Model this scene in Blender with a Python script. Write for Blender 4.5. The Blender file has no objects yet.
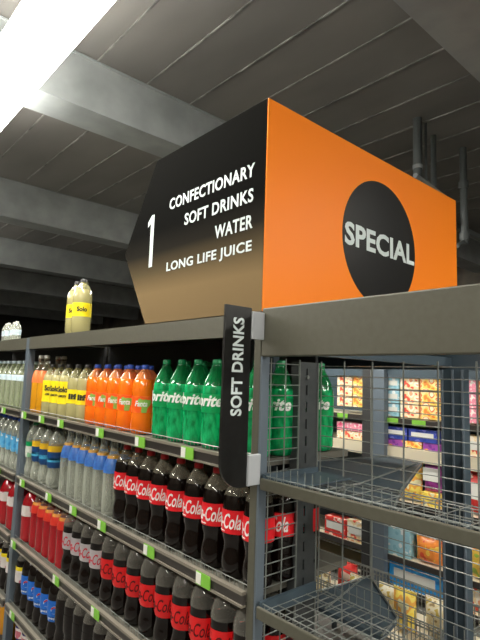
import bpy, math, random
from mathutils import Vector, Matrix
random.seed(4)
H = 1.62                      # eye height; every z below is measured from the eye, floor at -H
S = bpy.context.scene
COL = S.collection
PI = math.pi

# ------------------------------------------------------------------ materials
def principled(name, col, rough=.5, metal=0., alpha=1., spec=.5, emit=None, es=0., coat=0.):
    m = bpy.data.materials.new(name); m.use_nodes = True
    b = m.node_tree.nodes['Principled BSDF']
    b.inputs['Base Color'].default_value = (*col, 1)
    b.inputs['Roughness'].default_value = rough
    b.inputs['Metallic'].default_value = metal
    b.inputs['Alpha'].default_value = alpha
    b.inputs['Specular IOR Level'].default_value = spec
    b.inputs['Coat Weight'].default_value = coat
    if emit:
        b.inputs['Emission Color'].default_value = (*emit, 1)
        b.inputs['Emission Strength'].default_value = es
    return m

def mottled(name, c1, c2, scale, rough=.5, detail=3., metal=0., bump=0., stretch=(1,1,1), sharp=False, coat=0.):
    m = principled(name, c1, rough, metal, coat=coat); nt = m.node_tree; b = nt.nodes['Principled BSDF']
    tc = nt.nodes.new('ShaderNodeTexCoord'); mp = nt.nodes.new('ShaderNodeMapping')
    mp.inputs['Scale'].default_value = stretch
    n = nt.nodes.new('ShaderNodeTexNoise'); n.inputs['Scale'].default_value = scale; n.inputs['Detail'].default_value = detail
    r = nt.nodes.new('ShaderNodeValToRGB')
    r.color_ramp.elements[0].color = (*c1, 1); r.color_ramp.elements[1].color = (*c2, 1)
    r.color_ramp.elements[0].position = .35; r.color_ramp.elements[1].position = .65
    if sharp:
        r.color_ramp.elements[0].position = .48; r.color_ramp.elements[1].position = .52
    L = nt.links.new
    L(tc.outputs['Object'], mp.inputs['Vector']); L(mp.outputs['Vector'], n.inputs['Vector'])
    L(n.outputs['Fac'], r.inputs['Fac']); L(r.outputs['Color'], b.inputs['Base Color'])
    if bump:
        bp = nt.nodes.new('ShaderNodeBump'); bp.inputs['Strength'].default_value = bump; bp.inputs['Distance'].default_value = .01
        L(n.outputs['Fac'], bp.inputs['Height']); L(bp.outputs['Normal'], b.inputs['Normal'])
    return m

def printed(name, cols, scale=40, rough=.35):
    """busy printed packaging: several flat inks in voronoi patches"""
    m = principled(name, cols[0], rough); nt = m.node_tree; b = nt.nodes['Principled BSDF']
    tc = nt.nodes.new('ShaderNodeTexCoord'); v = nt.nodes.new('ShaderNodeTexNoise')
    v.inputs['Scale'].default_value = scale; v.inputs['Detail'].default_value = 1.5
    r = nt.nodes.new('ShaderNodeValToRGB'); r.color_ramp.interpolation = 'CONSTANT'
    e = r.color_ramp.elements
    while len(e) < len(cols): e.new(.5)
    lo, hi = .38, .60
    for i, c in enumerate(cols):
        e[i].position = 0 if i == 0 else lo + (hi-lo)*(i-1)/max(1, len(cols)-2)
        e[i].color = (*c, 1)
    L = nt.links.new
    L(tc.outputs['Object'], v.inputs['Vector']); L(v.outputs['Fac'], r.inputs['Fac']); L(r.outputs['Color'], b.inputs['Base Color'])
    return m

M = {}
M['ceil'] = mottled('ceiling_paint', (.125,.12,.112), (.17,.162,.15), 2.5, .55, stretch=(1,.35,1), bump=.08)
M['beam'] = mottled('beam_paint', (.24,.26,.26), (.31,.33,.33), 5, .5, bump=.05)
M['seam'] = mottled('seam_sealant', (.08,.08,.075), (.26,.26,.24), 7, .6)
M['rail'] = mottled('warm_grey_powder_coat', (.083,.080,.058), (.091,.088,.065), 60, .42)
M['post'] = principled('blue_grey_powder_coat', (.115,.145,.175), .4, .1)
M['dark'] = mottled('charcoal_powder_coat', (.042,.048,.050), (.055,.060,.062), 40, .4)
M['deck'] = principled('slate_powder_coat', (.05,.075,.095), .45)
M['wire'] = principled('zinc_wire', (.24,.26,.245), .35, .5)
M['back'] = principled('shelf_back_board', (.03,.03,.03), .7)
M['shelf'] = principled('shelf_steel', (.11,.105,.085), .5)
M['strip'] = principled('dark_ticket_channel', (.045,.04,.036), .35)
M['lip'] = principled('clear_ticket_lip', (.20,.18,.145), .3)
M['green'] = principled('green_ticket', (.20,.50,.05), .5)
M['paper'] = principled('white_paper', (.75,.75,.70), .6)
M['orange'] = principled('orange_sign_vinyl', (.95,.235,.012), .45, spec=.2)
M['black'] = principled('black_sign_vinyl', (.010,.010,.010), .4, spec=.2)
M['blade'] = mottled('black_blade_vinyl', (.006,.006,.006), (.012,.012,.012), 30, .28)
M['letter'] = principled('white_letter_vinyl', (.62,.70,.70), .5)
M['plastic'] = principled('white_plastic_clip', (.40,.42,.44), .35)
M['floor'] = mottled('vinyl_floor', (.13,.125,.115), (.17,.165,.15), 6, .45)
M['wall'] = mottled('cream_wall_paint', (.07,.06,.05), (.15,.13,.10), 3, .7)
M['farwall'] = mottled('charcoal_wall_paint', (.03,.03,.028), (.04,.04,.036), 3, .7)
M['lamp'] = principled('lamp_diffuser', (.9,.9,.9), .5, emit=(1.0,.965,.88), es=24)
M['housing'] = principled('lamp_housing', (.75,.75,.72), .4)
M['pipe'] = principled('painted_pipe', (.07,.08,.08), .4)

# the sign's side panel is printed black with a gold fade along its lower part
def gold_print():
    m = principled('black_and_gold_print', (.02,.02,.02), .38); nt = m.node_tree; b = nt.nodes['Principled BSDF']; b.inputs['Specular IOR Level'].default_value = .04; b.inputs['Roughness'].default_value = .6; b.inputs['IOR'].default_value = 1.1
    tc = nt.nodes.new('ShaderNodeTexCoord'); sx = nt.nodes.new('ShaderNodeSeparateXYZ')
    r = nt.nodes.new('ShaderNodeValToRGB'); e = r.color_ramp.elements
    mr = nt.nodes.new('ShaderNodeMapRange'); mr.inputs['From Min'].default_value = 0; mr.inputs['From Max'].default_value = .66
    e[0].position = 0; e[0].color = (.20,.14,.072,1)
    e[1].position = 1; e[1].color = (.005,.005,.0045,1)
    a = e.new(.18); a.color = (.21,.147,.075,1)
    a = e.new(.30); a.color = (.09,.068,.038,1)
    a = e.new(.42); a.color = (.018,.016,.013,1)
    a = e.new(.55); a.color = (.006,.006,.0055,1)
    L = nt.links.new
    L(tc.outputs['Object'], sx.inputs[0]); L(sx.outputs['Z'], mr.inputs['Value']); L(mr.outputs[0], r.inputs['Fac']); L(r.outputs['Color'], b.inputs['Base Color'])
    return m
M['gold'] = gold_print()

# ------------------------------------------------------------------ mesh builder
class MB:
    def __init__(s): s.v = []; s.f = []
    def add(s, vs, fs):
        o = len(s.v); s.v += [tuple(p) for p in vs]; s.f += [tuple(i+o for i in f) for f in fs]; return s
    def box(s, x0, x1, y0, y1, z0, z1):
        return s.add([(x0,y0,z0),(x1,y0,z0),(x1,y1,z0),(x0,y1,z0),(x0,y0,z1),(x1,y0,z1),(x1,y1,z1),(x0,y1,z1)],
              [(0,3,2,1),(4,5,6,7),(0,1,5,4),(1,2,6,5),(2,3,7,6),(3,0,4,7)])
    def prism(s, poly, axis, a, b):
        n = len(poly)
        def P(p, t): return {'x':(t,p[0],p[1]), 'y':(p[0],t,p[1]), 'z':(p[0],p[1],t)}[axis]
        vs = [P(p,a) for p in poly] + [P(p,b) for p in poly]
        return s.add(vs, [tuple(range(n)), tuple(range(2*n-1, n-1, -1))] + [(i, n+i, n+(i+1)%n, (i+1)%n) for i in range(n)])
    def wire(s, a, b, r, n=6):
        a = Vector(a); b = Vector(b); d = (b-a).normalized()
        u = d.orthogonal().normalized(); w = d.cross(u)
        vs = []
        for p in (a, b):
            for k in range(n):
                t = 2*PI*k/n; vs.append(p + r*(math.cos(t)*u + math.sin(t)*w))
        return s.add(vs, [(k, (k+1)%n, n+(k+1)%n, n+k) for k in range(n)] + [tuple(range(n-1,-1,-1)), tuple(range(n, 2*n))])
    def lathe(s, prof, n=24, cap0=True, cap1=True, lobes=0):
        vs = []; fs = []
        for j, (r, z) in enumerate(prof):
            for k in range(n):
                t = 2*PI*k/n; rr = r
                vs.append((rr*math.cos(t), rr*math.sin(t), z))
        for j in range(len(prof)-1):
            for k in range(n): fs.append((j*n+k, j*n+(k+1)%n, (j+1)*n+(k+1)%n, (j+1)*n+k))
        if cap0: fs.append(tuple(range(n-1,-1,-1)))
        if cap1: fs.append(tuple((len(prof)-1)*n+k for k in range(n)))
        return s.add(vs, fs)
    def build(s, name, mat, parent=None, loc=None, smooth=False, bevel=0, kind=None):
        me = bpy.data.meshes.new(name); me.from_pydata(s.v, [], s.f); me.update()
        if smooth:
            for p in me.polygons: p.use_smooth = True
        me.materials.append(mat)
        o = bpy.data.objects.new(name, me); COL.objects.link(o)
        if parent: o.parent = parent
        if loc: o.location = loc
        if smooth:
            try: me.set_sharp_from_angle(angle=math.radians(50))
            except Exception: pass
        if bevel:
            b = o.modifiers.new('bevel', 'BEVEL'); b.width = bevel; b.segments = 2; b.limit_method = 'ANGLE'
        if kind: o['kind'] = kind
        return o

def tag(o, label=None, cat=None, group=None, kind=None):
    if label: o['label'] = label
    if cat: o['category'] = cat
    if group: o['group'] = group
    if kind: o['kind'] = kind
    return o
def empty(name, loc, rz=0):
    o = bpy.data.objects.new(name, None); COL.objects.link(o); o.location = loc; o.rotation_euler = (0,0,rz)
    o.empty_display_size = .05
    return o
def copy_tree(o, parent=None):
    c = o.copy(); COL.objects.link(c)
    if parent: c.parent = parent
    for ch in list(o.children): copy_tree(ch, c)
    return c

def text_pts(txt, w, h, bold=.0, shear=0., ext=.0, spacing=1.):
    """triangulated lettering fitted to a w x h box centred at the origin"""
    cu = bpy.data.curves.new('t', 'FONT'); cu.body = txt; cu.offset = bold; cu.shear = shear
    cu.resolution_u = 3; cu.space_character = spacing; cu.extrude = 0
    o = bpy.data.objects.new('t', cu); COL.objects.link(o)
    bpy.context.view_layer.update()
    dg = bpy.context.evaluated_depsgraph_get()
    me = bpy.data.meshes.new_from_object(o.evaluated_get(dg))
    vs = [v.co.copy() for v in me.vertices]; fs = [tuple(p.vertices) for p in me.polygons]
    bpy.data.objects.remove(o); bpy.data.curves.remove(cu); bpy.data.meshes.remove(me)
    x0 = min(v.x for v in vs); x1 = max(v.x for v in vs); y0 = min(v.y for v in vs); y1 = max(v.y for v in vs)
    return [((v.x-x0)/(x1-x0)*w - w/2, (v.y-y0)/(y1-y0)*h - h/2) for v in vs], fs
def sheet(pts, fs, fn, t=.0012):
    """lettering with thickness: fn(u, v, d) maps to 3D, d is height off the surface"""
    n = len(pts); mb = MB()
    vs = [fn(u, v, t) for u, v in pts] + [fn(u, v, .0) for u, v in pts]
    F = list(fs)
    cnt = {}
    for f in fs:
        for i in range(len(f)):
            a, b = f[i], f[(i+1) % len(f)]; cnt[(a,b)] = cnt.get((a,b), 0)+1
    for (a, b) in cnt:
        if (b, a) not in cnt: F.append((b, a, a+n, b+n))
    mb.add(vs, F); return mb

# ------------------------------------------------------------------ setting
def zz(z): return z + H
floor = MB().box(-2.3, 6.5, -4, 15, -.05, 0).build('floor', M['floor'], kind='structure')
XL = -2.3
MB().box(XL-.1, XL, -4, 15, 0, zz(1.8)).build('wall_left', M['wall'], kind='structure')
MB().box(6.5, 6.6, -4, 15, 0, zz(1.8)).build('wall_right', M['wall'], kind='structure')
MB().box(XL, 6.5, -4.1, -4, 0, zz(1.8)).build('wall_back', M['wall'], kind='structure')
MB().box(XL, 6.5, 15, 15.1, 0, zz(1.8)).build('wall_front', M['farwall'], kind='structure')
ZC = 1.75
MB().box(XL, 6.5, -4, 15, zz(ZC), zz(ZC)+.05).build('ceiling', M['ceil'], kind='structure')
# lapped sheet joints in the ceiling
k = 1
for x in [ -1.7,-1.4,-1.1,-.8,-.5,-.2,.14,.46,.78,1.1,1.42,1.74,2.05,2.37,2.69,3.0,3.31,3.63,3.94,4.25,4.6,4.9]:
    MB().box(x-.0045, x+.0045, -4, 15, zz(ZC)-.007, zz(ZC)).add([],[]).build('trim_%d' % k, M['seam'], kind='structure'); k += 1
# boxed beams across the aisles
for (y0, y1, zb) in ((.42,.965,1.455),(2.56,2.80,1.455),(4.79,5.03,1.40),(7.0,7.25,1.40),(9.2,9.45,1.40),(11.4,11.65,1.40),(13.4,13.65,1.4)):
    mb = MB().prism([(y0, zz(zb)), (y1, zz(zb)), (y1+.03, zz(ZC)), (y0-.0, zz(ZC))], 'x', XL, 6.5)
    mb.box(XL, 6.5, y0-.015, y0, zz(ZC)-.012, zz(ZC)-.004); mb.box(XL, 6.5, y0-.004, y0+.01, zz(zb)-.006, zz(zb)+.004)
    mb.build('trim_%d' % k, M['beam'], kind='structure'); k += 1

# ------------------------------------------------------------------ ceiling lamps
def lamp(x0, x1, y0, y1, z, label, hood=False):
    r = empty('ceiling_light', ((x0+x1)/2, (y0+y1)/2, zz(ZC)-.0))
    tag(r, label, 'light', 'long batten lights over the aisles')
    w = (x1-x0)/2; l = (y1-y0)/2; dz = z-ZC
    MB().box(-w*.5, w*.5, -l, l, dz+.07, dz+.10).build('housing', M['housing'], r)
    if hood: MB().prism([(-w*2.2, dz+.045), (-w*1.1, dz+.11), (w*1.1, dz+.11), (w*2.2, dz+.045), (w*2.2, dz+.05), (w*1.1, dz+.116), (-w*1.1, dz+.116), (-w*2.2, dz+.05)], 'y', -l, l).build('added_spill_hood', M['housing'], r)  # hood added to keep this lamp's upward light off the ceiling
    prof = []
    for i in range(9):
        t = PI*i/8; prof.append((-w*math.cos(t), dz+.07-.07*math.sin(t)))
    MB().prism(prof, 'y', -l+.01, l-.01).build('diffuser', M['lamp'], r)
    for s in (-1, 1):
        MB().box(-w*.95, w*.95, s*l-.008, s*l+.008, dz-.0, dz+.085).build('end_cap', M['housing'], r)
        MB().wire((0, s*l*.7, dz+.09), (0, s*l*.7, 0), .005).build('hanger', M['housing'], r)
    return r
lamp(.50, .755, 1.0, 3.6, 1.32, 'glaring white batten light running above the drinks aisle at upper left')
lamp(.50, .755, -3.4, -.7, 1.32, 'added unseen batten light in line behind, over the near end of the drinks aisle')  # put in behind the camera to light shelf fronts and sign end
lamp(-1.6, -1.35, -1.6, 1.2, 1.32, 'added fill batten light, unseen, over the far side of the drinks aisle')  # out-of-view fill, added so more light reaches the shelf fronts
lamp(2.75, 2.95, 1.9, 4.3, 1.1, 'white batten light over the confectionery aisle behind the orange sign', True)
lamp(2.75, 2.95, -2.9, -.2, 1.1, 'white batten light over the near end of the confectionery aisle', True)
lamp(1.3, 1.56, -3.7, -1.5, 1.32, 'added batten light, unseen, brightening the orange sign end from the cross aisle')  # added out of view to brighten the orange end panel
lamp(.50, .755, 4.6, 7.2, 1.32, 'white batten light further along the drinks aisle, beyond the left edge')
lamp(-1.6, -1.35, 2.6, 5.2, 1.32, 'added fill batten light, unseen, on the far side further along the drinks aisle')  # second fill light added out of view along this side

# ------------------------------------------------------------------ shelving
X0 = 1.0
SH = (-.235, -.595, -.930, -1.270)
def ticket(parent, y, z, w=.045):
    w = .068
    t = MB().box(.982, .986, y-w/2, y+w/2, zz(z)-.034, zz(z)+.004).build('price_ticket', M['green'], parent)
    MB().box(.9805, .982, y+w*.12, y+w*.47, zz(z)-.031, zz(z)+.001).build('price_panel', M['paper'], t)
def shelf(parent, y0, y1, z, tickets, depth=.46):
    s = MB().box(1.0, 1.0+depth, y0, y1, zz(z)-.022, zz(z)).build('shelf', M['shelf'], parent)
    MB().box(.990, .9995, y0, y1, zz(z)-.030, zz(z)-.003).build('ticket_channel', M['strip'], s)
    mb = MB().box(.984, 1.0, y0, y1, zz(z)-.003, zz(z)+.006).box(.984, 1.0, y0, y1, zz(z)-.036, zz(z)-.030)
    mb.build('channel_lip', M['lip'], s)
    # low wire fence on the front edge
    f = MB().wire((1.008, y0, zz(z)+.018), (1.008, y1, zz(z)+.018), .0013)
    n = int((y1-y0)/.02)
    for i in range(n+1): f.wire((1.008, y0+(y1-y0)*i/n, zz(z)), (1.008, y0+(y1-y0)*i/n, zz(z)+.018), .0009, 4)
    f.build('wire_fence', M['wire'], s)
    for y in tickets: ticket(s, y, z)
    return s

def front_post(parent, y0, y1, zt, slots=True):
    MB().box(1.0, 1.032, y0, y1, 0.0, zz(zt)).build('post', M['post'], parent, bevel=.002)

# bay with the drinks
bayA = tag(empty('drinks_shelving', (1.0, 2.0, 0)), 'grey metal shelving bay packed with soft drinks, left of the black blade sign', 'shelving')
bayA.location = (0,0,0)
MB().box(1.0, 1.018, 1.075, 2.985, zz(.124), zz(.192)).box(1.018, 2.22, 1.06, 2.985, zz(.165), zz(.188)).build('top_rail', M['rail'], bayA)
MB().box(1.0, 1.03, 1.045, 1.073, 0, zz(.193)).build('post', M['rail'], bayA, bevel=.002)
MB().box(1.0, 1.038, 2.985, 3.035, 0, zz(.19)).build('post', M['post'], bayA, bevel=.002)
MB().box(1.50, 1.515, 1.26, 2.985, 0, zz(.165)).build('back_panel', M['back'], bayA)
shelf(bayA, 1.075, 2.985, SH[0], (1.66, 1.36, 1.99, 2.41, 2.66, 2.93))
shelf(bayA, 1.075, 2.985, SH[1], (2.49, 2.2, 1.92, 1.56, 2.87, 1.25))
shelf(bayA, 1.075, 2.985, SH[2], (2.93, 2.33, 1.93, 1.5))
shelf(bayA, 1.075, 2.985, SH[3], (2.86, 2.4, 1.9, 1.5))
MB().box(1.02, 1.48, 1.075, 2.985, 0, .10).build('kick_plate', M['dark'], bayA)

# next bay further along the aisle
bayB = tag(empty('drinks_shelving', (0,0,0)), 'further shelving bay of water and cordial beyond the blue-grey post at left edge', 'shelving')
MB().box(1.0, 1.018, 3.037, 4.9, zz(.122), zz(.190)).box(1.018, 2.22, 3.037, 4.9, zz(.165), zz(.186)).build('top_rail', M['rail'], bayB)
MB().box(1.0, 1.038, 4.9, 4.95, 0, zz(.19)).build('post', M['post'], bayB, bevel=.002)
MB().box(1.50, 1.515, 3.037, 4.9, 0, zz(.165)).build('back_panel', M['back'], bayB)
for i, z in enumerate(SH): shelf(bayB, 3.037, 4.9, z, (3.3, 3.7, 4.2))
MB().box(1.02, 1.48, 3.037, 4.9, 0, .10).build('kick_plate', M['dark'], bayB)

# empty wire bay at the end of the run
bayC = tag(empty('wire_shelving', (0,0,0)), 'empty grey end bay with wire mesh back and wide header, right foreground', 'shelving')
YN = -.75
MB().box(1.0, 1.02, YN, 1.043, zz(.062), zz(.203)).build('header_panel', M['rail'], bayC, bevel=.004)
MB().box(1.0, 1.03, 1.037, 1.0435, 0, zz(.062)).build('frame_edge', M['post'], bayC)
MB().box(1.0, 1.03, YN-.03, YN, 0, zz(.2)).build('post', M['post'], bayC)
# side mesh panel
zs = [ .045 - .0312*i for i in range(52)]
mb = MB()
for z in zs: mb.wire((1.03, 1.040, zz(z)), (1.165, 1.040, zz(z)), .0016)
for x in (1.036, 1.098, 1.160): mb.wire((x, 1.036, 0.05), (x, 1.036, zz(.06)), .0022)
mb.build('mesh_side_panel', M['wire'], bayC)
# slotted upright
def slotted(parent, xa, xb, y, zt, t=.03):
    mb = MB(); c = xa + (xb-xa)*.42; w = .0035
    mb.box(xa, c-w, y, y+.003, 0, zz(zt)); mb.box(c+w, xb, y, y+.003, 0, zz(zt))
    z = zz(zt)-.02; top = zz(zt)
    while z > .05:
        mb.box(c-w, c+w, y, y+.003, z, top); top = z-.030; z -= .052
    mb.box(xa, xa+.003, y+.003, y+t, 0, zz(zt)); mb.box(xb-.003, xb, y+.003, y+t, 0, zz(zt))
    u = mb.build('slotted_upright', M['dark'], parent)
    MB().box(xa+.003, xb-.003, y+t-.003, y+t, 0, zz(zt)).build('upright_lining', M['back'], u)
    MB().wire((xa, y-.002, .0), (xa, y-.002, zz(zt)), .0025).build('edge_wire', M['wire'], u)
    MB().wire((xb, y-.002, .0), (xb, y-.002, zz(zt)), .0028).build('edge_wire', M['wire'], u)
    MB().wire((c, y, zz(.008)), (c, y-.006, zz(.008)), .006, 8).build('bolt', M['wire'], u)
slotted(bayC, 1.163, 1.255, 1.043, .055)
# back mesh panel
mb = MB()
y = 1.035; ys = [1.035] + [.945-.1*i for i in range(17)]
for yy in ys: mb.wire((1.262, yy, .05), (1.262, yy, zz(.06)), .0024)
for z in zs: mb.wire((1.266, YN, zz(z)), (1.266, 1.035, zz(z)), .0014)
mb.build('mesh_back_panel', M['wire'], bayC)
def wire_shelf(z, parent, x1=1.235):
    s = MB().box(.996, 1.006, YN, 1.030, zz(z)-.032, zz(z)).build('shelf_front_rail', M['rail'], parent, bevel=.003)
    for ya, yb in ((1.020, 1.032), (YN, YN+.01)):
        MB().box(1.006, x1, ya, yb-.002, zz(z)-.030, zz(z)+.010).build('shelf_bracket', M['deck'], s)
    d = MB()
    n = int((1.02-YN)/.0254)
    for i in range(n+1):
        yy = YN+.01+i*.0254
        if z < -.5 or i % 3 == 0: d.wire((1.006, yy, zz(z)-.010), (1.25, yy, zz(z)-.010), .0012, 5)
        d.wire((1.012, yy, zz(z)-.012), (1.012, yy, zz(z)+.004), .0011, 4)
    for x in (1.012, 1.07, 1.13, 1.19, 1.25): d.wire((x, YN, zz(z)-.013), (x, 1.02, zz(z)-.013), .0018, 5)
    d.wire((1.012, YN, zz(z)+.005), (1.012, 1.02, zz(z)+.005), .0014, 5)
    xf = 1.02 if z > -.5 else 1.25
    for i in range(n+1):
        yy = YN+.01+i*.0254
        d.wire((xf, yy, zz(z)-.012), (xf, yy, zz(z)+.035), .0012, 4)
    if z > -.5: MB().box(1.03, 1.24, .90, 1.018, zz(z)-.008, zz(z)-.004).build('deck_plate', M['deck'], s)
    d.build('wire_deck', M['wire'], s)
for z in (-.275, -.612, -.95, -1.29): wire_shelf(z, bayC)

# other side of the same gondola, facing the confectionery aisle
bayD = tag(empty('wire_shelving', (0,0,0)), 'slate grey empty shelving behind the wire mesh, facing the next aisle', 'shelving')
MB().box(2.20, 2.225, YN, 2.6, zz(.066), zz(.186)).build('header_panel', M['deck'], bayD)
MB().box(2.16, 2.215, .99, 1.085, 0, zz(.066)).build('post', M['deck'], bayD)
for xx, yy in ((2.155, .992), (2.155, 1.035), (2.155, 1.083)):
    MB().wire((xx, yy, 0), (xx, yy, zz(.066)), .006).build('edge_wire', M['post'], bayD)
MB().box(2.16, 2.2, 2.56, 2.6, 0, zz(.066)).build('post', M['deck'], bayD)
for zd, poly in ((-.345, [(1.29,.79),(1.51,.90),(2.10,1.15),(2.12,1.33),(1.68,1.42),(1.29,1.30)]), (-.70, [(1.29,.83),(1.42,.86),(1.63,1.10),(1.36,1.13),(1.29,1.12)])):
    sh = MB().prism(poly, 'z', zz(zd)-.012, zz(zd)).build('shelf', M['deck'], bayD)
    w = MB()
    for k2 in range(len(poly)-1): w.wire((*poly[k2], zz(zd)+.004), (*poly[k2+1], zz(zd)+.004), .003)
    w.wire((poly[0][0], poly[0][1]+.2, zz(zd)+.004), (poly[2][0]-.05, poly[2][1], zz(zd)+.004), .003)
    w.build('wire_divider', M['wire'], sh)
MB().box(1.29, 1.32, 1.28, 1.40, 0, zz(.15)).build('upright', M['deck'], bayD)
MB().box(1.32, 2.16, 1.28, 1.30, .05, .12).build('base_foot', M['deck'], bayD)
MB().box(1.32, 2.2, 1.06, 1.09, zz(.08), zz(.12)).build('top_brace', M['deck'], bayD)

# confectionery gondola across the next aisle
XG = 3.6
gon = tag(empty('confectionery_shelving', (0,0,0)), 'dark confectionery shelving across the next aisle, seen through the wire mesh', 'shelving')
MB().box(XG+.45, XG+.47, .6, 3.6, 0, zz(.20)).build('back_panel', M['deck'], gon)
MB().box(XG-.02, XG, .6, 3.6, zz(.055), zz(.20)).build('header_panel', M['deck'], gon)
for (ya, yb) in ((2.26, 2.37), (.9, .96), (3.5, 3.6)):
    MB().box(XG-.06, XG, ya, yb, 0, zz(.2)).build('post', M['post'], gon)
MB().box(XG-.055, XG-.0, 2.385, 2.47, 0, zz(.2)).build('post_recess', M['back'], gon)
MB().wire((XG-.065, 2.378, 0), (XG-.065, 2.378, zz(.15)), .006).build('edge_wire', M['wire'], gon)
GZ = (-.275, -.50, -.90, -1.32, -1.535)
beige = principled('pale_shelf_liner', (.62,.56,.42), .5)
for i, z in enumerate(GZ):
    s = MB().box(XG, XG+.45, .6, 3.5, zz(z)-.02, zz(z)).build('shelf', beige, gon)
    MB().box(XG-.012, XG, .6, 3.5, zz(z)-(.09 if i == 1 else .04), zz(z)).build('ticket_channel', beige if i == 1 else M['strip'], s)
    if i == 0:
        for y in (2.22, 1.99, 1.72, 2.7): MB().box(XG-.016, XG-.012, y-.055, y+.055, zz(z)-.045, zz(z)-.002).build('price_ticket', M['green'], s)
MB().box(XG-.01, XG, 1.2, 3.5, zz(-.70), zz(-.545)).build('pale_backing', beige, gon) if False else None

def pack(name, cat, label, group, x, y0, y1, z0, z1, mat, band=None, bulge=0., depth=.12):
    """a carton (bulge 0) or a pillow bag, facing -x"""
    r = empty(name, (x+depth/2, (y0+y1)/2, zz(z0)))
    tag(r, label, cat, group)
    w = (y1-y0)/2-.002; h = z1-z0-.002; N = 6
    mb = MB()
    if bulge:
        for sgn in (-1, 1):
            vs = []; fs = []
            for i in range(N+1):
                for j in range(N+1):
                    a = i/N*2-1; b = j/N*2-1
                    e = (1-a**4)*(1-b**4)
                    vs.append((sgn*(.004+bulge*e**.6), a*w*(1-.05*(1-b*b)), (b+1)/2*h*(1-.03*(1-a*a))))
            for i in range(N):
                for j in range(N):
                    q = (i*(N+1)+j, (i+1)*(N+1)+j, (i+1)*(N+1)+j+1, i*(N+1)+j+1)
                    fs.append(q if sgn < 0 else q[::-1])
            mb.add(vs, fs)
        mb.build('bag', mat, r, smooth=True)
        MB().box(-.004, .004, -w, w, h*.955, h).build('seal', mat, r)
    else:
        mb.box(-depth/2, depth/2, -w, w, 0, h).build('carton', mat, r, bevel=.002)
    if band:
        fx = -(depth/2+.0015) if not bulge else -(bulge+.006)
        MB().box(fx-.001, fx+.001, -w*.8, w*.8, h*.35, h*.75).build('front_panel', band, r)
    return r
C = dict(
 sky=printed('sky_blue_carton', [(.25,.52,.62),(.35,.62,.72),(.8,.85,.85)], 16),
 gold=printed('orange_and_yellow_pack', [(.85,.25,.05),(.95,.62,.12),(.95,.75,.35),(.8,.2,.05),(.95,.85,.6)], 16),
 cream=printed('cream_and_red_pack', [(.8,.1,.06),(.9,.7,.4),(.95,.85,.7),(.85,.4,.2)], 16),
 red=printed('red_pack', [(.75,.03,.03),(.8,.06,.05),(.9,.7,.6)], 14),
 pink=printed('pink_and_white_pack', [(.8,.08,.2),(.85,.3,.4),(.9,.85,.8)], 35),
 purple=printed('purple_and_orange_pack', [(.18,.04,.3),(.35,.08,.4),(.9,.35,.1)], 14),
 navy=printed('navy_carton', [(.03,.05,.3),(.05,.08,.4),(.2,.2,.6)], 14),
 fire=printed('orange_red_bag', [(.75,.08,.03),(.9,.28,.05),(.95,.6,.1)], 16),
 yellow=printed('yellow_bag', [(.9,.65,.08),(.95,.75,.15),(.9,.45,.08),(.85,.8,.5)], 14),
 violet=printed('violet_bag', [(.22,.03,.22),(.35,.05,.3),(.75,.6,.7)], 14),
 blue=printed('bright_blue_carton', [(.02,.22,.6),(.03,.32,.75),(.05,.4,.8)], 20),
 nuts=printed('cream_nut_bag', [(.35,.25,.12),(.75,.65,.4),(.8,.75,.6),(.6,.45,.1)], 24),
 lime=printed('lime_and_orange_bag', [(.4,.55,.08),(.9,.6,.1),(.8,.25,.05)], 16))
white = M['paper']
def pa(*a, **k): return pack(*a, **k)
def row3(y0, y1, z0, dz, n, mat, band, what, where):
    for i in range(n):
        o = ['bottom', 'middle', 'top'][i] if n == 3 else ['lower', 'upper'][i]
        pa('confectionery_carton', 'carton', '%s, %s of the stack %s' % (what, o, where), 'confectionery cartons across the next aisle', XG+.01, y0, y1, z0+i*dz, z0+(i+1)*dz-.006, mat, band)
zt = GZ[0]
row3(2.17, 2.29, zt+.01, .105, 3, C['sky'], white, 'small sky-blue carton with white panel', 'beside the second dark post')
row3(2.00, 2.16, zt+.01, .105, 3, C['cream'], None, 'cream and red confectionery carton', 'right of the sky-blue ones')
row3(1.83, 1.99, zt+.01, .105, 3, C['gold'], None, 'orange and yellow confectionery carton', 'left of the third post')
row3(1.56, 1.66, zt+.01, .105, 3, C['pink'], None, 'pink and red confectionery carton', 'at the right edge')
row3(1.40, 1.545, zt+.01, .105, 3, C['gold'], None, 'orange confectionery carton', 'furthest right by the edge')
row3(2.62, 2.78, zt+.06, .09, 3, C['cream'], None, 'cream and red carton', 'behind the green bottle')
row3(2.50, 2.61, zt+.06, .09, 3, C['gold'], None, 'golden carton', 'left of the dark post')
# second shelf
z2 = GZ[1]
def block(y0, y1, z0, z1, mat, band, label, cat='carton', bulge=0., name='confectionery_carton', x=XG+.01, depth=.12):
    pa(name, cat, label, 'confectionery cartons across the next aisle' if cat == 'carton' else 'snack bags across the next aisle', x, y0, y1, z0, z1, mat, band, bulge, depth)
block(2.10, 2.29, z2+.06, z2+.155, C['navy'], white, 'navy carton with white lettering panel, left one of the pair under the green tickets')
block(1.86, 2.09, z2+.06, z2+.155, C['navy'], white, 'navy carton with white lettering panel, right one of the pair under the green tickets')
block(2.13, 2.29, z2, z2+.058, C['purple'], None, 'flat purple and orange bar carton under the left navy carton')
block(1.98, 2.12, z2, z2+.058, C['gold'], None, 'flat golden bar carton between the two purple ones')
block(1.84, 1.97, z2, z2+.058, C['purple'], None, 'flat purple and orange bar carton under the right navy carton')
block(2.50, 2.78, z2+.08, z2+.15, C['pink'], None, 'pink and white carton behind the mesh, left of dark post, upper')
block(2.50, 2.78, z2, z2+.075, C['cream'], None, 'cream and red carton behind the mesh, left of dark post, lower')
block(1.45, 1.66, z2, z2+.15, C['cream'], white, 'white and red carton at the right edge on second shelf')
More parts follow.
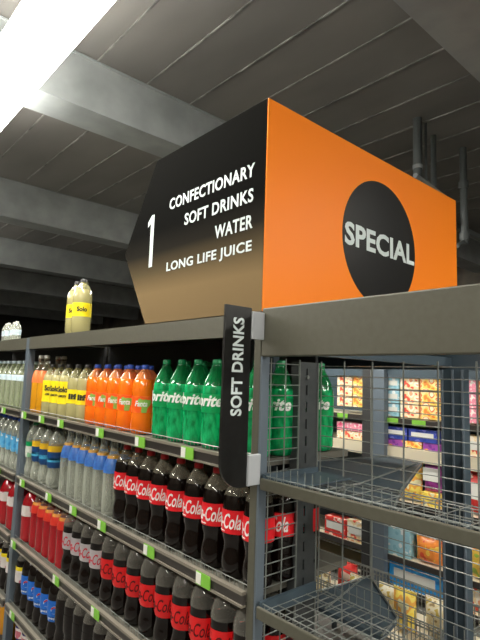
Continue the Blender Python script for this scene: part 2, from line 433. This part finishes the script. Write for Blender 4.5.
# third shelf: bags
z3 = GZ[2]
block(2.00, 2.24, z3+.01, z3+.30, C['yellow'], None, 'yellow chip bag leaning beside the purple bag behind the mesh', 'bag', .05, 'snack_bag')
block(1.84, 1.99, z3+.10, z3+.34, C['violet'], white, 'purple bag with white lettering panel, right of the yellow bag', 'bag', .05, 'snack_bag')
block(1.84, 1.99, z3, z3+.10, C['yellow'], None, 'small flat yellow carton under the purple bag')
block(1.50, 1.66, z3+.02, z3+.30, C['red'], white, 'red bag with white panel at the right edge on third shelf', 'bag', .05, 'snack_bag')
block(2.50, 2.66, z3, z3+.20, C['nuts'], None, 'brown and cream carton behind the mesh, left of dark post')
block(2.67, 2.85, z3, z3+.16, C['gold'], None, 'golden carton behind the mesh, nearest the slotted upright')
z4 = GZ[3]
block(1.85, 2.06, z4, z4+.19, C['fire'], None, 'orange-red snack bag above the bright blue carton', 'bag', .05, 'snack_bag')
block(2.08, 2.27, z4+.0, z4+.20, C['sky'], None, 'small pale blue carton above the bright blue carton on the left')
block(2.48, 2.66, z4, z4+.17, C['cream'], white, 'cream and red carton low behind the mesh, left of dark post')
block(2.68, 2.9, z4, z4+.15, C['red'], white, 'red carton low behind the mesh, near the slotted upright')
block(1.48, 1.66, z4+.0, z4+.26, C['lime'], None, 'lime and orange bag at the right edge low down', 'bag', .05, 'snack_bag')
z5 = GZ[4]
block(1.84, 2.26, z5, z5+.17, C['blue'], white, 'wide bright blue carton with white panel low behind the mesh', depth=.1)
block(1.50, 1.66, z5, z5+.17, C['cream'], None, 'cream and red carton lowest at the right edge')
# low baskets of nuts near the mesh on the slate shelves
for i, (y0, y1, x, z, hgt, mat, lab) in enumerate((
    (1.52, 1.75, 2.75, -1.42, .20, C['nuts'], 'cream and brown nut bag standing low in the next aisle, left one'),
    (1.62, 1.86, 3.0, -1.25, .16, C['nuts'], 'cream and brown nut bag standing low in the next aisle, rear one'))):
    pass
# wire dump basket of bags in the next aisle, low between the posts
bk = tag(empty('wire_basket', (0,0,0)), 'low wire dump basket of packets standing in the next aisle behind the mesh', 'basket')
mb = MB(); bx0, bx1, by0, by1, bz0, bz1 = 2.45, 2.85, 1.15, 2.2, -1.32, -1.17
for i in range(46):
    yy = by0+(by1-by0)*i/45; mb.wire((bx0, yy, zz(bz0)), (bx0, yy, zz(bz1)), .003, 5); mb.wire((bx1, yy, zz(bz0)), (bx1, yy, zz(bz1)), .003, 5)
for z in (bz0, bz0+.125, bz1):
    for x in (bx0, bx1): mb.wire((x, by0, zz(z)), (x, by1, zz(z)), .004, 5)
    for yy in (by0, by1): mb.wire((bx0, yy, zz(z)), (bx1, yy, zz(z)), .004, 5)
mb.build('wire_cage', M['wire'], bk)
MB().box(bx0, bx1, by0, by1, zz(bz0)-.01, zz(bz0)).build('basket_floor', beige, bk)
for x in (bx0+.02, bx1-.02):
    for yy in (by0+.02, by1-.02): MB().box(x-.012, x+.012, yy-.012, yy+.012, 0, zz(bz0)).build('leg', M['deck'], bk)
bags = [('cream nut bag', 'nuts'), ('orange snack bag', 'fire'), ('yellow snack bag', 'yellow'), ('red sweets bag', 'red')]
pl = ['nearest the camera', 'second from the near end', 'third from the near end', 'fourth from the near end', 'fifth from the near end', 'sixth from the near end', 'at the far end']
for i in range(7):
    nm, c = (bags[0], bags[0], bags[2], bags[0], bags[0], bags[3], bags[0])[i]
    pa('snack_bag', 'bag', '%s in the wire basket, %s' % (nm, pl[i]), 'bags in the wire basket', 2.55+(i%2)*.08, 1.17+i*.145, 1.17+i*.145+.138, bz0+.004, bz0+.17+.02*(i%3), C[c], None, .045, .1)

# ------------------------------------------------------------------ hanging aisle sign
sg = tag(empty('aisle_sign', (0,0,zz(.195))), 'large hexagonal black and orange aisle sign numbered 1 standing on top of the shelving', 'sign')
hexp = [(1.047,0), (1.70,0), (1.896,.306), (1.675,.655), (1.047,.659)]
B = MB().prism(hexp, 'x', 1.004, 2.226).build('sign_box', M['black'], sg)
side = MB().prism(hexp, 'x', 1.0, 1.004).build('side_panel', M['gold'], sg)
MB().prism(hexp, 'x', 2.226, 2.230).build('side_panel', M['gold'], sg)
end = MB().box(1.0015, 2.230, 1.043, 1.047, 0, .6595).build('end_panel', M['orange'], sg)
disc = MB()
n = 64; cx, cz, R = 1.615, .518-.195, .242
poly = [(cx+R*math.cos(2*PI*i/n), cz+R*math.sin(2*PI*i/n)) for i in range(n)]
disc.prism(poly, 'y', 1.0415, 1.043)
dsc = disc.build('black_disc', M['black'], end)
def side_text(txt, yl, yr, zb, ztop, bold=.018, parent=side, name='lettering'):
    w = yl-yr; h = ztop-zb
    p, f = text_pts(txt, w, h, bold, spacing=1.08)
    cy = (yl+yr)/2; czz = (zb+ztop)/2-.195
    sheet(p, f, lambda u, v, d: (1.0-d, cy-u, czz+v)).build(name, M['letter'], parent)
side_text('CONFECTIONARY', 1.566, 1.094, .620, .664)
side_text('SOFT DRINKS', 1.462, 1.097, .539, .583)
side_text('WATER', 1.282, 1.097, .455, .499)
side_text('LONG LIFE JUICE', 1.566, 1.098, .374, .418)
one = [(1.672,.418),(1.672,.628),(1.690,.628),(1.716,.604),(1.716,.584),(1.695,.597),(1.695,.418)]
MB().prism([(a, b-.195) for a, b in one], 'x', .999, 1.0).build('aisle_number', M['letter'], side)
p, f = text_pts('SPECIAL', .462, .084, .028, spacing=1.03)
sheet(p, f, lambda u, v, d: (1.617+u, 1.0415-d, .518-.195+v)).build('lettering', M['letter'], dsc)

# blade sign
bl = tag(empty('blade_sign', (0,0,0)), 'narrow black vertical blade sign reading SOFT DRINKS clipped to the shelf post', 'sign')
xa, xb, zt_, zb_ = .855, .950, .197, -.295
poly = [(xb, zz(zt_)), (xb, zz(zb_))]
rc = .075
for i in range(9):
    t = PI*1.5 - PI/2*i/8; poly.append((xa+rc+rc*math.cos(t), zz(zb_)+rc+rc*math.sin(t)))
poly.append((xa, zz(zt_)))
pan = MB().prism(poly, 'y', 1.034, 1.042).build('panel', M['blade'], bl)
p, f = text_pts('SOFT DRINKS', .268, .040, .025, spacing=1.03)
sheet(p, f, lambda u, v, d: (.903-v, 1.034-d, zz(.031)+u)).build('lettering', M['letter'], pan)
for (z0, z1) in ((.109, .188), (-.293, -.210)):
    MB().box(.950, .960, 1.028, 1.046, zz(z0), zz(z1)).box(.960, .999, 1.030, 1.040, zz(z0), zz(z1)).build('clip', M['plastic'], bl, bevel=.002)

# ------------------------------------------------------------------ bottles
def arc(prof, zf):
    """split a profile at height zf -> lower, upper"""
    lo = [p for p in prof if p[1] <= zf]; hi = [p for p in prof if p[1] >= zf]
    for (r0, z0), (r1, z1) in zip(prof, prof[1:]):
        if z0 < zf < z1:
            r = r0+(r1-r0)*(zf-z0)/(z1-z0); lo.append((r, zf)); hi.insert(0, (r, zf))
    return lo, hi
P_COKE = [(.026,0),(.038,.004),(.0445,.016),(.0458,.045),(.0445,.062),(.0395,.088),(.041,.104),(.0452,.118),(.0462,.14),(.0462,.19),(.046,.215),(.0437,.232),(.037,.250),(.027,.266),(.019,.278),(.0145,.287),(.0142,.293)]
P_SPRITE = [(.028,0),(.040,.004),(.046,.018),(.0465,.04),(.0455,.055),(.0468,.07),(.0455,.09),(.0462,.11),(.0462,.18),(.045,.20),(.039,.222),(.028,.245),(.018,.265),(.0142,.275),(.014,.282)]
P_FANTA = [(.028,0),(.042,.004),(.0475,.018),(.0475,.075),(.0465,.085),(.0465,.15),(.0478,.165),(.047,.19),(.042,.212),(.030,.235),(.018,.248),(.0142,.256),(.014,.262)]
P_SLIM = [(.026,0),(.038,.004),(.042,.016),(.042,.17),(.0415,.19),(.037,.215),(.027,.24),(.0175,.265),(.0145,.29),(.0142,.312)]
P_BIG = [(.04,0),(.055,.005),(.062,.02),(.062,.19),(.058,.215),(.045,.245),(.028,.265),(.018,.28),(.017,.29)]
P_SMALL = [(.018,0),(.026,.003),(.029,.012),(.028,.045),(.029,.06),(.029,.085),(.024,.102),(.013,.118),(.0115,.124)]
def scaled(P, k, kr=1.): return [(r*kr, z*k) for r, z in P]

def clear(name, c, a, rough=.08):
    """thin tinted PET: see-through face on, glossier towards its edges (fresnel)"""
    m = principled(name, c, rough, spec=1.0, coat=.6); nt = m.node_tree; b = nt.nodes['Principled BSDF']
    tr = nt.nodes.new('ShaderNodeBsdfTransparent'); mx = nt.nodes.new('ShaderNodeMixShader'); lw = nt.nodes.new('ShaderNodeLayerWeight')
    tr.inputs['Color'].default_value = (*[min(1, .45+x*.9) if a < .6 else min(1, x*1.7) for x in c], 1)
    lw.inputs['Blend'].default_value = .35
    mr = nt.nodes.new('ShaderNodeMapRange'); mr.inputs['To Min'].default_value = a*.45; mr.inputs['To Max'].default_value = min(1, a*1.5)
    out = nt.nodes['Material Output']; L = nt.links.new
    L(lw.outputs['Facing'], mr.inputs['Value']); L(mr.outputs[0], mx.inputs[0]); L(tr.outputs[0], mx.inputs[1]); L(b.outputs[0], mx.inputs[2]); L(mx.outputs[0], out.inputs['Surface'])
    return m
B_ = {}
B_['cola'] = principled('dark_cola', (.004,.0015,.001), .05, spec=.5)
B_['clearneck'] = clear('clear_bottle_plastic', (.46,.42,.32), .40)
B_['redlab'] = principled('red_label', (.78,.012,.02), .35)
B_['redlab2'] = principled('bright_red_label', (.80,.012,.015), .35)
B_['silver'] = principled('silver_label', (.55,.52,.54), .35, .1)
B_['redcap'] = principled('red_cap', (.55,.01,.015), .4)
B_['blackcap'] = principled('black_cap', (.02,.02,.02), .4)
B_['greenliq'] = mottled('green_bottle', (.0,.19,.055), (.01,.46,.15), 55, .1, stretch=(1,1,.45), sharp=False, coat=.5)  # mottling paints the bright and dark sparkle of the translucent drink into its colour
B_['greenneck'] = clear('green_bottle_neck', (.01,.27,.08), .75)
B_['greenlab'] = principled('green_label', (.0,.30,.085), .3)
B_['greencap'] = principled('green_cap', (.0,.22,.07), .4)
B_['orangeliq'] = principled('orange_drink', (.90,.17,.006), .15, coat=.4)
B_['orangelab'] = printed('orange_fizz_label', [(.9,.12,.01),(.93,.16,.01),(.88,.10,.01),(.25,.45,.08)], 16)
B_['orangeneck'] = clear('orange_bottle_neck', (.9,.35,.12), .8)
B_['bluecap'] = principled('blue_cap', (.03,.10,.55), .4)
B_['lemonliq'] = principled('cloudy_lemon_drink', (.42,.38,.17), .15, coat=.4)
B_['lemonneck'] = clear('lemon_bottle_neck', (.48,.46,.26), .65)
B_['yellowlab'] = principled('yellow_label', (.93,.74,.01), .4)
B_['whitecap'] = principled('white_cap', (.6,.6,.55), .4)
B_['darkcap'] = principled('dark_cap', (.05,.05,.05), .4)
B_['amber'] = principled('amber_drink', (.72,.32,.01), .15, coat=.4)
B_['amberneck'] = principled('orange_neck_label', (.88,.20,.05), .35)
B_['water'] = clear('clear_water_bottle', (.66,.70,.60), .55)
B_['bluelab'] = printed('blue_fruit_label', [(.05,.17,.62),(.06,.22,.7),(.07,.25,.75),(.5,.6,.8)], 40)
B_['orangeband'] = principled('orange_label_edge', (.75,.38,.05), .4)
B_['deeplab'] = principled('deep_blue_label', (.008,.06,.2), .35)
B_['skyband'] = principled('sky_label_swoosh', (.06,.38,.62), .35)
B_['goldband'] = principled('golden_label_band', (.85,.52,.02), .35)
B_['whitelab'] = printed('white_and_green_label', [(.6,.65,.58),(.65,.7,.62),(.2,.45,.25)], 16)
B_['red'] = principled('red_cordial', (.42,.004,.012), .12, coat=.4)
B_['redneck'] = principled('red_neck_label', (.85,.05,.03), .35)
B_['yelband'] = principled('orange_neck_ring', (.9,.35,.05), .4)
B_['greyneck'] = clear('smoky_clear_plastic', (.42,.40,.35), .45)
B_['pinkw'] = printed('white_and_pink_label', [(.75,.7,.66),(.78,.72,.7),(.6,.15,.2)], 16)
B_['pepsi'] = principled('blue_cola_label', (.01,.17,.72), .35)
B_['white'] = principled('white_print', (.85,.85,.82), .45)
B_['darkprint'] = principled('black_print', (.02,.02,.02), .45)
B_['crimson'] = principled('globe_red', (.7,.02,.04), .4)
B_['darkred'] = principled('dark_print_on_red', (.10,.0,.0), .4)
B_['silverred'] = principled('red_script_on_silver', (.6,.02,.05), .4)
B_['navy'] = principled('navy_grape_drink', (.03,.02,.16), .15)
B_['palewater'] = clear('pale_green_bottle', (.52,.56,.42), .62)
B_['tonic'] = printed('pale_blue_label', [(.5,.65,.75),(.6,.72,.78),(.1,.3,.6)], 14)
B_['mid'] = printed('blue_and_white_label', [(.05,.3,.62),(.1,.4,.7),(.7,.78,.8)], 18)

def r_at(P, z):
    for (r0, z0), (r1, z1) in zip(P, P[1:]):
        if z0 <= z <= z1: return r0+(r1-r0)*(z-z0)/(z1-z0)
    return P[-1][0]
def wrap(txt, arcdeg, h, R, zc, shear=0, bold=.03, tilt=0., rise=0.):
    w = R*math.radians(arcdeg)
    p, f = text_pts(txt, w, h, bold, shear)
    def fn(u, v, d):
        t = PI + u/R            # centred on -x, reading towards -y
        return ((R+d)*math.cos(t), (R+d)*math.sin(t), zc+v+rise*u)
    return sheet(p, f, fn, .0008)

def bottle(name, P, liquid, neck, cap, fill=None, labels=(), texts=(), capr=.0155, caph=.017, N=24):
    r = empty(name, (0,0,-5))
    zf = fill if fill else P[-1][1]
    lo, hi = arc(P, zf)
    MB().lathe(lo, N, True, True).build('body', liquid, r, smooth=True)
    if len(hi) > 1: MB().lathe(hi, N, False, False).build('neck', neck, r, smooth=True)
    zt = P[-1][1]
    MB().lathe([(capr*.98, zt-.006), (capr, zt-.004), (capr, zt+caph-.010), (capr*.85, zt+caph-.006)], 18).build('cap', cap, r, smooth=True)
    MB().lathe([(capr*1.12, zt-.012), (capr*1.12, zt-.009)], 18).build('neck_ring', neck, r)
    lab = None
    for (z0, z1, m) in labels:
        pts = [(r_at(P, z0+(z1-z0)*i/6)+.0009, z0+(z1-z0)*i/6) for i in range(7)]
        lab = MB().lathe(pts, N, False, False).build('label', m, r, smooth=True)
        lab0 = lab
    for (nm, mb, m) in texts: mb.build(nm, m, lab)
    return r
def globe(R, zc, rad):
    out = []
    def patch(pts):
        mb = MB(); n = len(pts); f = [(0, i, i+1) for i in range(1, n-1)]
        def fn(u, v, d): t = PI+u/R; return ((R+d)*math.cos(t), (R+d)*math.sin(t), zc+v)
        return sheet(pts, f, fn, .0008)
    circ = [(rad*math.cos(2*PI*i/20), rad*math.sin(2*PI*i/20)) for i in range(20)]
    up = [(rad*.92*math.cos(PI*i/12), rad*.18+rad*.74*math.sin(PI*i/12)) for i in range(13)]
    return patch(circ), up, patch
def make():
    K = {}
    R = .0472
    K['cola'] = bottle('cola_bottle', P_COKE, B_['cola'], B_['clearneck'], B_['redcap'], .240, [(.132,.200,B_['redlab'])],
        [('lettering', wrap('Coca-Cola', 165, .044, R, .168, .35, .012), B_['white']), ('small_print', wrap('classic', 34, .005, R, .139), B_['white'])])
    K['diet'] = bottle('cola_bottle', P_COKE, B_['cola'], B_['greyneck'], B_['redcap'], .215, [(.115,.188,B_['silver'])],
        [('lettering', wrap('Coca-Cola', 168, .042, R, .152, .35, .012), B_['silverred'])])
    K['zero'] = bottle('cola_bottle', P_COKE, B_['cola'], B_['greyneck'], B_['blackcap'], .207, [(.105,.182,B_['redlab2'])],
        [('lettering', wrap('Coca-Cola', 168, .040, R, .146, .35, .005), B_['darkred'])])
    K['sprite'] = bottle('lemonade_bottle', P_SPRITE, B_['greenliq'], B_['greenneck'], B_['greencap'], .205, [(.118,.178,B_['greenlab'])],
        [('lettering', wrap('Sprite', 150, .050, R, .152, .3, .03), B_['white'])])
    K['fanta'] = bottle('orange_soda_bottle', P_FANTA, B_['orangeliq'], B_['orangeneck'], B_['bluecap'], .215, [(.085,.150,B_['orangelab'])],
        [('lettering', wrap('Fanta', 62, .022, R, .120, .2, .02), B_['white'])])
    K['lemon'] = bottle('lemon_soda_bottle', P_FANTA, B_['lemonliq'], B_['lemonneck'], B_['darkcap'], .215, [(.072,.185,B_['yellowlab'])],
        [('lettering', wrap('Solo', 70, .030, R+.0008, .145, .0, .04), B_['darkprint']), ('small_print', wrap('LEMON', 55, .012, R+.0008, .112), B_['darkprint'])])
    K['lift'] = bottle('lemon_soda_bottle', P_FANTA, B_['lemonliq'], B_['lemonneck'], B_['darkcap'], .205, [(.082,.150,B_['yellowlab'])],
        [('lettering', wrap('lift', 80, .028, R+.0004, .116, .0, .05), B_['darkprint'])])
    K['oj'] = bottle('juice_drink_bottle', P_SLIM, B_['amber'], B_['clearneck'], B_['whitecap'], .225, [(.168,.236,B_['amberneck'])], [])
    K['blue'] = bottle('flavoured_water_bottle', P_SLIM, B_['water'], B_['water'], B_['whitecap'], None, [(.178,.236,B_['bluelab']), (.236,.248,B_['orangeband'])],
        [])
    K['deep'] = bottle('mineral_water_bottle', P_COKE, B_['water'], B_['water'], B_['darkcap'], .228, [(.105,.185,B_['deeplab']), (.185,.215,B_['goldband']), (.135,.155,B_['skyband'])], [])
    K['greenw'] = bottle('mineral_water_bottle', P_COKE, B_['water'], B_['water'], B_['greencap'], .235, [(.115,.175,B_['whitelab']), (.175,.2,B_['greenlab'])], [])
    K['red'] = bottle('red_cordial_bottle', P_SLIM, B_['red'], B_['clearneck'], B_['whitecap'], .232, [(.178,.218,B_['redneck']), (.218,.232,B_['yelband'])], [])
    K['bigred'] = bottle('large_cordial_bottle', P_BIG, B_['red'], B_['red'], B_['redcap'], None, [(.14,.195,B_['pinkw'])], [], .02, .02)
    K['pepsi'] = bottle('cola_bottle', P_COKE, B_['cola'], B_['cola'], B_['darkcap'], None, [(.095,.190,B_['pepsi'])], [])
    g, up, patch = globe(R, .150, .017)
    lab = [c for c in K['pepsi'].children if c.name.startswith('label')][0]
    gg = g.build('round_emblem', B_['white'], lab)
    def fn(u, v, d): t = PI+u/(R+.0008); return ((R+.0008+d)*math.cos(t), (R+.0008+d)*math.sin(t), .150+v)
    a = [(.0155*math.cos(PI*i/12), .003+.0125*math.sin(PI*i/12)) for i in range(13)]
    sheet(a, [(0, i, i+1) for i in range(1, 12)], fn, .0006).build('emblem_top', B_['crimson'], gg) if False else None
    sheet(a, [(0, i, i+1) for i in range(1, 12)], fn, .0006).build('emblem_swirl', B_['crimson'], lab)
    a = [(.0155*math.cos(-PI*i/12), -.005-.0105*math.sin(PI*i/12)) for i in range(13)][::-1]
    sheet(a, [(0, i, i+1) for i in range(1, 12)], fn, .0006).build('emblem_swirl', B_['pepsi'], lab)
    wrap('pepsi', 70, .012, R, .112, 0, .01).build('lettering', B_['white'], lab)
    K['dark'] = bottle('cola_bottle', P_COKE, B_['cola'], B_['greyneck'], B_['blackcap'], .225, [(.105,.190,B_['cola'])], [])
    K['wlab'] = bottle('cola_bottle', P_COKE, B_['cola'], B_['greyneck'], B_['darkcap'], .235, [(.125,.185,B_['pinkw']), (.185,.205,B_['yellowlab'])], [])
    K['navy'] = bottle('grape_drink_bottle', scaled(P_COKE, .85), B_['navy'], B_['navy'], B_['bluecap'], None, [(.1,.15,B_['pinkw'])], [])
    K['pale'] = bottle('mineral_water_bottle', P_SPRITE, B_['palewater'], B_['palewater'], B_['tonic'], None, [(.17,.205,B_['tonic'])], [])
    K['mid'] = bottle('mineral_water_bottle', P_COKE, B_['water'], B_['water'], B_['bluecap'], .235, [(.11,.2,B_['mid'])], [])
    K['small'] = bottle('small_water_bottle', P_SMALL, B_['water'], B_['water'], B_['whitecap'], None, [(.04,.075,B_['tonic'])], [], .012, .012)
    K['solotop'] = bottle('lemon_soda_bottle', scaled(P_FANTA, 1.03), B_['lemonliq'], B_['lemonneck'], B_['darkcap'], .225, [(.085,.155,B_['yellowlab'])],
        [('lettering', wrap('Solo', 60, .024, R+.0004, .122, .0, .04), B_['darkprint'])])
    return K
K = make()
used = set()
def put(kind, x, y, z, label, group, rz=0.):
    if kind not in used: o = K[kind]; used.add(kind)
    else: o = copy_tree(K[kind])
    o.location = (x, y, zz(z)); o.rotation_euler = (0, 0, rz)
    tag(o, label, 'bottle', group)
    return o
ORD = ['first', 'second', 'third', 'fourth', 'fifth', 'sixth', 'seventh', 'eighth', 'ninth', 'tenth']
SHN = ['top', 'second', 'third', 'fourth']
def face(y): # turn the label between the aisle and the camera
    return math.atan2(y, 1.06)
def run(kind, ys, shelf_i, desc, group, rows=2, r0=1.058, turn=.62, pitch=.098, jit=.25, off=0.):
    n = len(ys)
    for i, y in enumerate(ys):
        for k in range(rows if not callable(rows) else rows(y)):
            place = ('%s from the left' % ORD[i]) if n > 1 else 'alone'
            rowt = ['front row', 'second row', 'third row', 'fourth row'][k]
            lab = '%s, %s shelf, %s%s' % (desc, SHN[shelf_i], rowt, '' if n == 1 else ', '+place)
            rz = face(y)*turn + off + random.uniform(-jit, jit)
            put(kind, r0+k*pitch, y + (0 if k == 0 else random.uniform(-.004,.004)), SH[shelf_i], lab, group, rz)
# top shelf
run('oj', [2.935, 2.848], 0, 'amber juice bottle with orange neck label', 'amber juice bottles')
run('lemon', [2.745, 2.640, 2.530], 0, 'lemon drink bottle with tall yellow label', 'lemon drink bottles')
run('lift', [2.415, 2.305], 0, 'lemon drink bottle with short yellow label', 'lemon drink bottles')
run('fanta', [2.200, 2.100, 2.000, 1.895, 1.775], 0, 'blue-capped orange soda bottle', 'orange soda bottles')
run('sprite', [1.620, 1.520, 1.420, 1.315, 1.213, 1.113], 0, 'green lemonade bottle', 'green lemonade bottles', rows=lambda y: 4 if y < 1.25 else 3, turn=1.0, jit=.25, off=-.8)
# second shelf
run('greenw', [2.935], 1, 'clear water bottle with white and green label', 'mineral water bottles')
run('deep', [2.835, 2.722, 2.608], 1, 'clear bottle with deep blue and gold label', 'mineral water bottles')
run('blue', [2.45, 2.358, 2.270, 2.180, 2.090, 1.992], 1, 'slim clear bottle with blue shoulder label', 'flavoured water bottles')
run('cola', [1.882, 1.790, 1.697, 1.603, 1.497, 1.392, 1.290, 1.188, 1.092], 1, 'red-labelled cola bottle with red cap', 'red-labelled cola bottles', rows=lambda y: 3 if y < 1.15 else 2, turn=1.0, jit=.15, off=-1.15)
# third shelf
run('bigred', [2.905], 2, 'wide red cordial bottle with white label', 'red cordial bottles', rows=1, r0=1.07)
run('red', [2.790, 2.700, 2.610, 2.520, 2.432], 2, 'slim red cordial bottle with orange neck', 'red cordial bottles')
run('diet', [2.345, 2.250, 2.155, 2.057], 2, 'silver-labelled cola bottle', 'silver-labelled cola bottles', turn=1., jit=.2, off=-1.1)
run('zero', [1.952, 1.850, 1.745, 1.642, 1.540, 1.435, 1.332, 1.226, 1.122], 2, 'bright red labelled cola bottle, black cap', 'sugar-free cola bottles', turn=1., jit=.2, off=-1.1)
# fourth shelf
run('wlab', [2.935], 3, 'dark bottle with white and yellow label', 'cola bottles low down')
run('pepsi', [2.838, 2.745, 2.652, 2.560, 2.465], 3, 'dark bottle with bright blue label', 'blue-labelled cola bottles', turn=1.0, jit=.2, off=-.35)
run('dark', [2.370, 2.275, 2.180, 2.083, 1.985, 1.885], 3, 'plain dark bottle with smoky clear shoulder', 'plain dark cola bottles')
# bottom deck
for i, y in enumerate((2.9, 2.8, 2.7)):
    put('navy', 1.07, y, .10-H, 'navy drink bottle on the lowest deck, %s from the left' % ORD[i], 'navy bottles on the lowest deck')
# further bay
def runB(kind, ys, si, desc, group):
    for i, y in enumerate(ys):
        for k in range(2):
            put(kind, 1.058+.1*k, y, SH[si], '%s beyond the left post, %s shelf, %s row, %s from the right' % (desc, SHN[si], ['front','rear'][k], ORD[i]), group, face(y)*.9)
runB('pale', [3.10+.1*i for i in range(7)], 0, 'pale clear bottle', 'pale bottles beyond the left post')
runB('mid', [3.10+.1*i for i in range(6)], 1, 'blue-labelled water bottle', 'water bottles beyond the left post')
put('bigred', 1.07, 3.16, SH[2], 'wide red cordial bottle just beyond the left post', 'red cordial bottles', 1.2)
put('bigred', 1.07, 3.31, SH[2], 'wide red cordial bottle at the left edge of the photo', 'red cordial bottles', 1.2)
runB('wlab', [3.10+.1*i for i in range(5)], 3, 'dark white-labelled bottle', 'dark bottles beyond the left post')
for i, y in enumerate((3.10, 3.2)):
    o = put('oj', 1.07, y, .10-H, 'amber juice bottle on the lowest deck beyond the left post, %s' % ['nearer', 'farther'][i], 'amber juice bottles', 1.0)
# on top of the shelving
put('solotop', 1.06, 2.43, .192, 'pale lemon bottle with yellow label on top of the shelving, right one of pair', 'lemon bottles on top of the shelving', 1.15)
put('solotop', 1.07, 2.53, .192, 'pale lemon bottle with yellow label on top of the shelving, left one of pair', 'lemon bottles on top of the shelving', .9)
for i, y in enumerate((3.46, 3.54, 3.63, 3.71)):
    put('small', 1.07+.01*(i%2), y, .190, 'small clear bottle on top of the shelving at left, %s from the right' % ORD[i], 'small bottles on top of the shelving', 1.)
for kk, o in K.items():
    if kk not in used:
        for c in list(o.children_recursive): bpy.data.objects.remove(c)
        bpy.data.objects.remove(o)

# ------------------------------------------------------------------ pipes and hangers behind the sign
def at(px, py, Y): return None
hp = tag(empty('ceiling_bracket', (0,0,0)), 'grey ceiling bracket with sloping bar just above the orange sign corner', 'bracket')
MB().wire((2.93, 1.62, zz(1.30)), (2.93, 1.62, zz(ZC)), .03, 12).build('hanger_tube', M['pipe'], hp, smooth=True)
MB().wire((2.93, 1.62, zz(1.40)), (2.93, 1.62, zz(1.425)), .034, 12).build('collar', M['beam'], hp, smooth=True)
MB().wire((2.86, 1.60, zz(1.33)), (3.35, 1.60, zz(1.28)), .018, 10).build('cross_bar', M['beam'], hp)
MB().wire((3.02, 1.61, zz(1.32)), (3.02, 1.61, zz(ZC)), .010, 8).build('drop_rod', M['pipe'], hp)
pp = tag(empty('hanging_pipe', (0,0,0)), 'thin vertical grey pipe with fittings hanging right of the orange sign', 'pipe')
MB().wire((3.55, 1.60, zz(1.02)), (3.55, 1.60, zz(ZC)), .026, 12).build('drop_pipe', M['pipe'], pp, smooth=True)
for z in (1.44, 1.05): MB().wire((3.55, 1.60, zz(z)), (3.55, 1.60, zz(z+.05)), .036, 12).build('fitting', M['pipe'], pp, smooth=True)
MB().wire((3.55, 1.60, zz(1.04)), (3.43, 1.60, zz(.98)), .016, 10).build('elbow', M['pipe'], pp)
cp = tag(empty('conduit_bar', (0,0,0)), 'horizontal grey conduit crossing behind the hanging pipe at right', 'pipe')
MB().box(2.9, 6.5, 1.66, 1.69, zz(1.155), zz(1.195)).build('bar', M['pipe'], cp)
MB().wire((3.22, 1.66, zz(1.17)), (3.22, 1.66, zz(ZC)), .02, 10).build('drop_rod', M['pipe'], cp)

# ------------------------------------------------------------------ camera, world, view
yaw, pitch, roll = map(math.radians, (48.745, 6.567, 1.956))
cy, sy = math.cos(yaw), math.sin(yaw)
d = Vector((cy*math.cos(pitch), sy*math.cos(pitch), math.sin(pitch)))
right = Vector((sy, -cy, 0)); up = right.cross(d)
rr = math.cos(roll)*right + math.sin(roll)*up; uu = -math.sin(roll)*right + math.cos(roll)*up
cam = bpy.data.cameras.new('camera'); co = bpy.data.objects.new('camera', cam); COL.objects.link(co)
cam.sensor_fit = 'HORIZONTAL'; cam.sensor_width = 36; cam.lens = 36*500.2/480; cam.clip_start = .02
mw = Matrix((rr, uu, -d)).transposed().to_4x4(); mw.translation = Vector((0,0,H)); co.matrix_world = mw
S.camera = co
w = bpy.data.worlds.new('world'); S.world = w; w.use_nodes = True
w.node_tree.nodes['Background'].inputs[0].default_value = (.9,.95,1,1)
w.node_tree.nodes['Background'].inputs[1].default_value = .10
vs = S.view_settings; vs.view_transform = 'Standard'; vs.look = 'None'; vs.gamma = 1; vs.exposure = .6; vs.use_curve_mapping = False
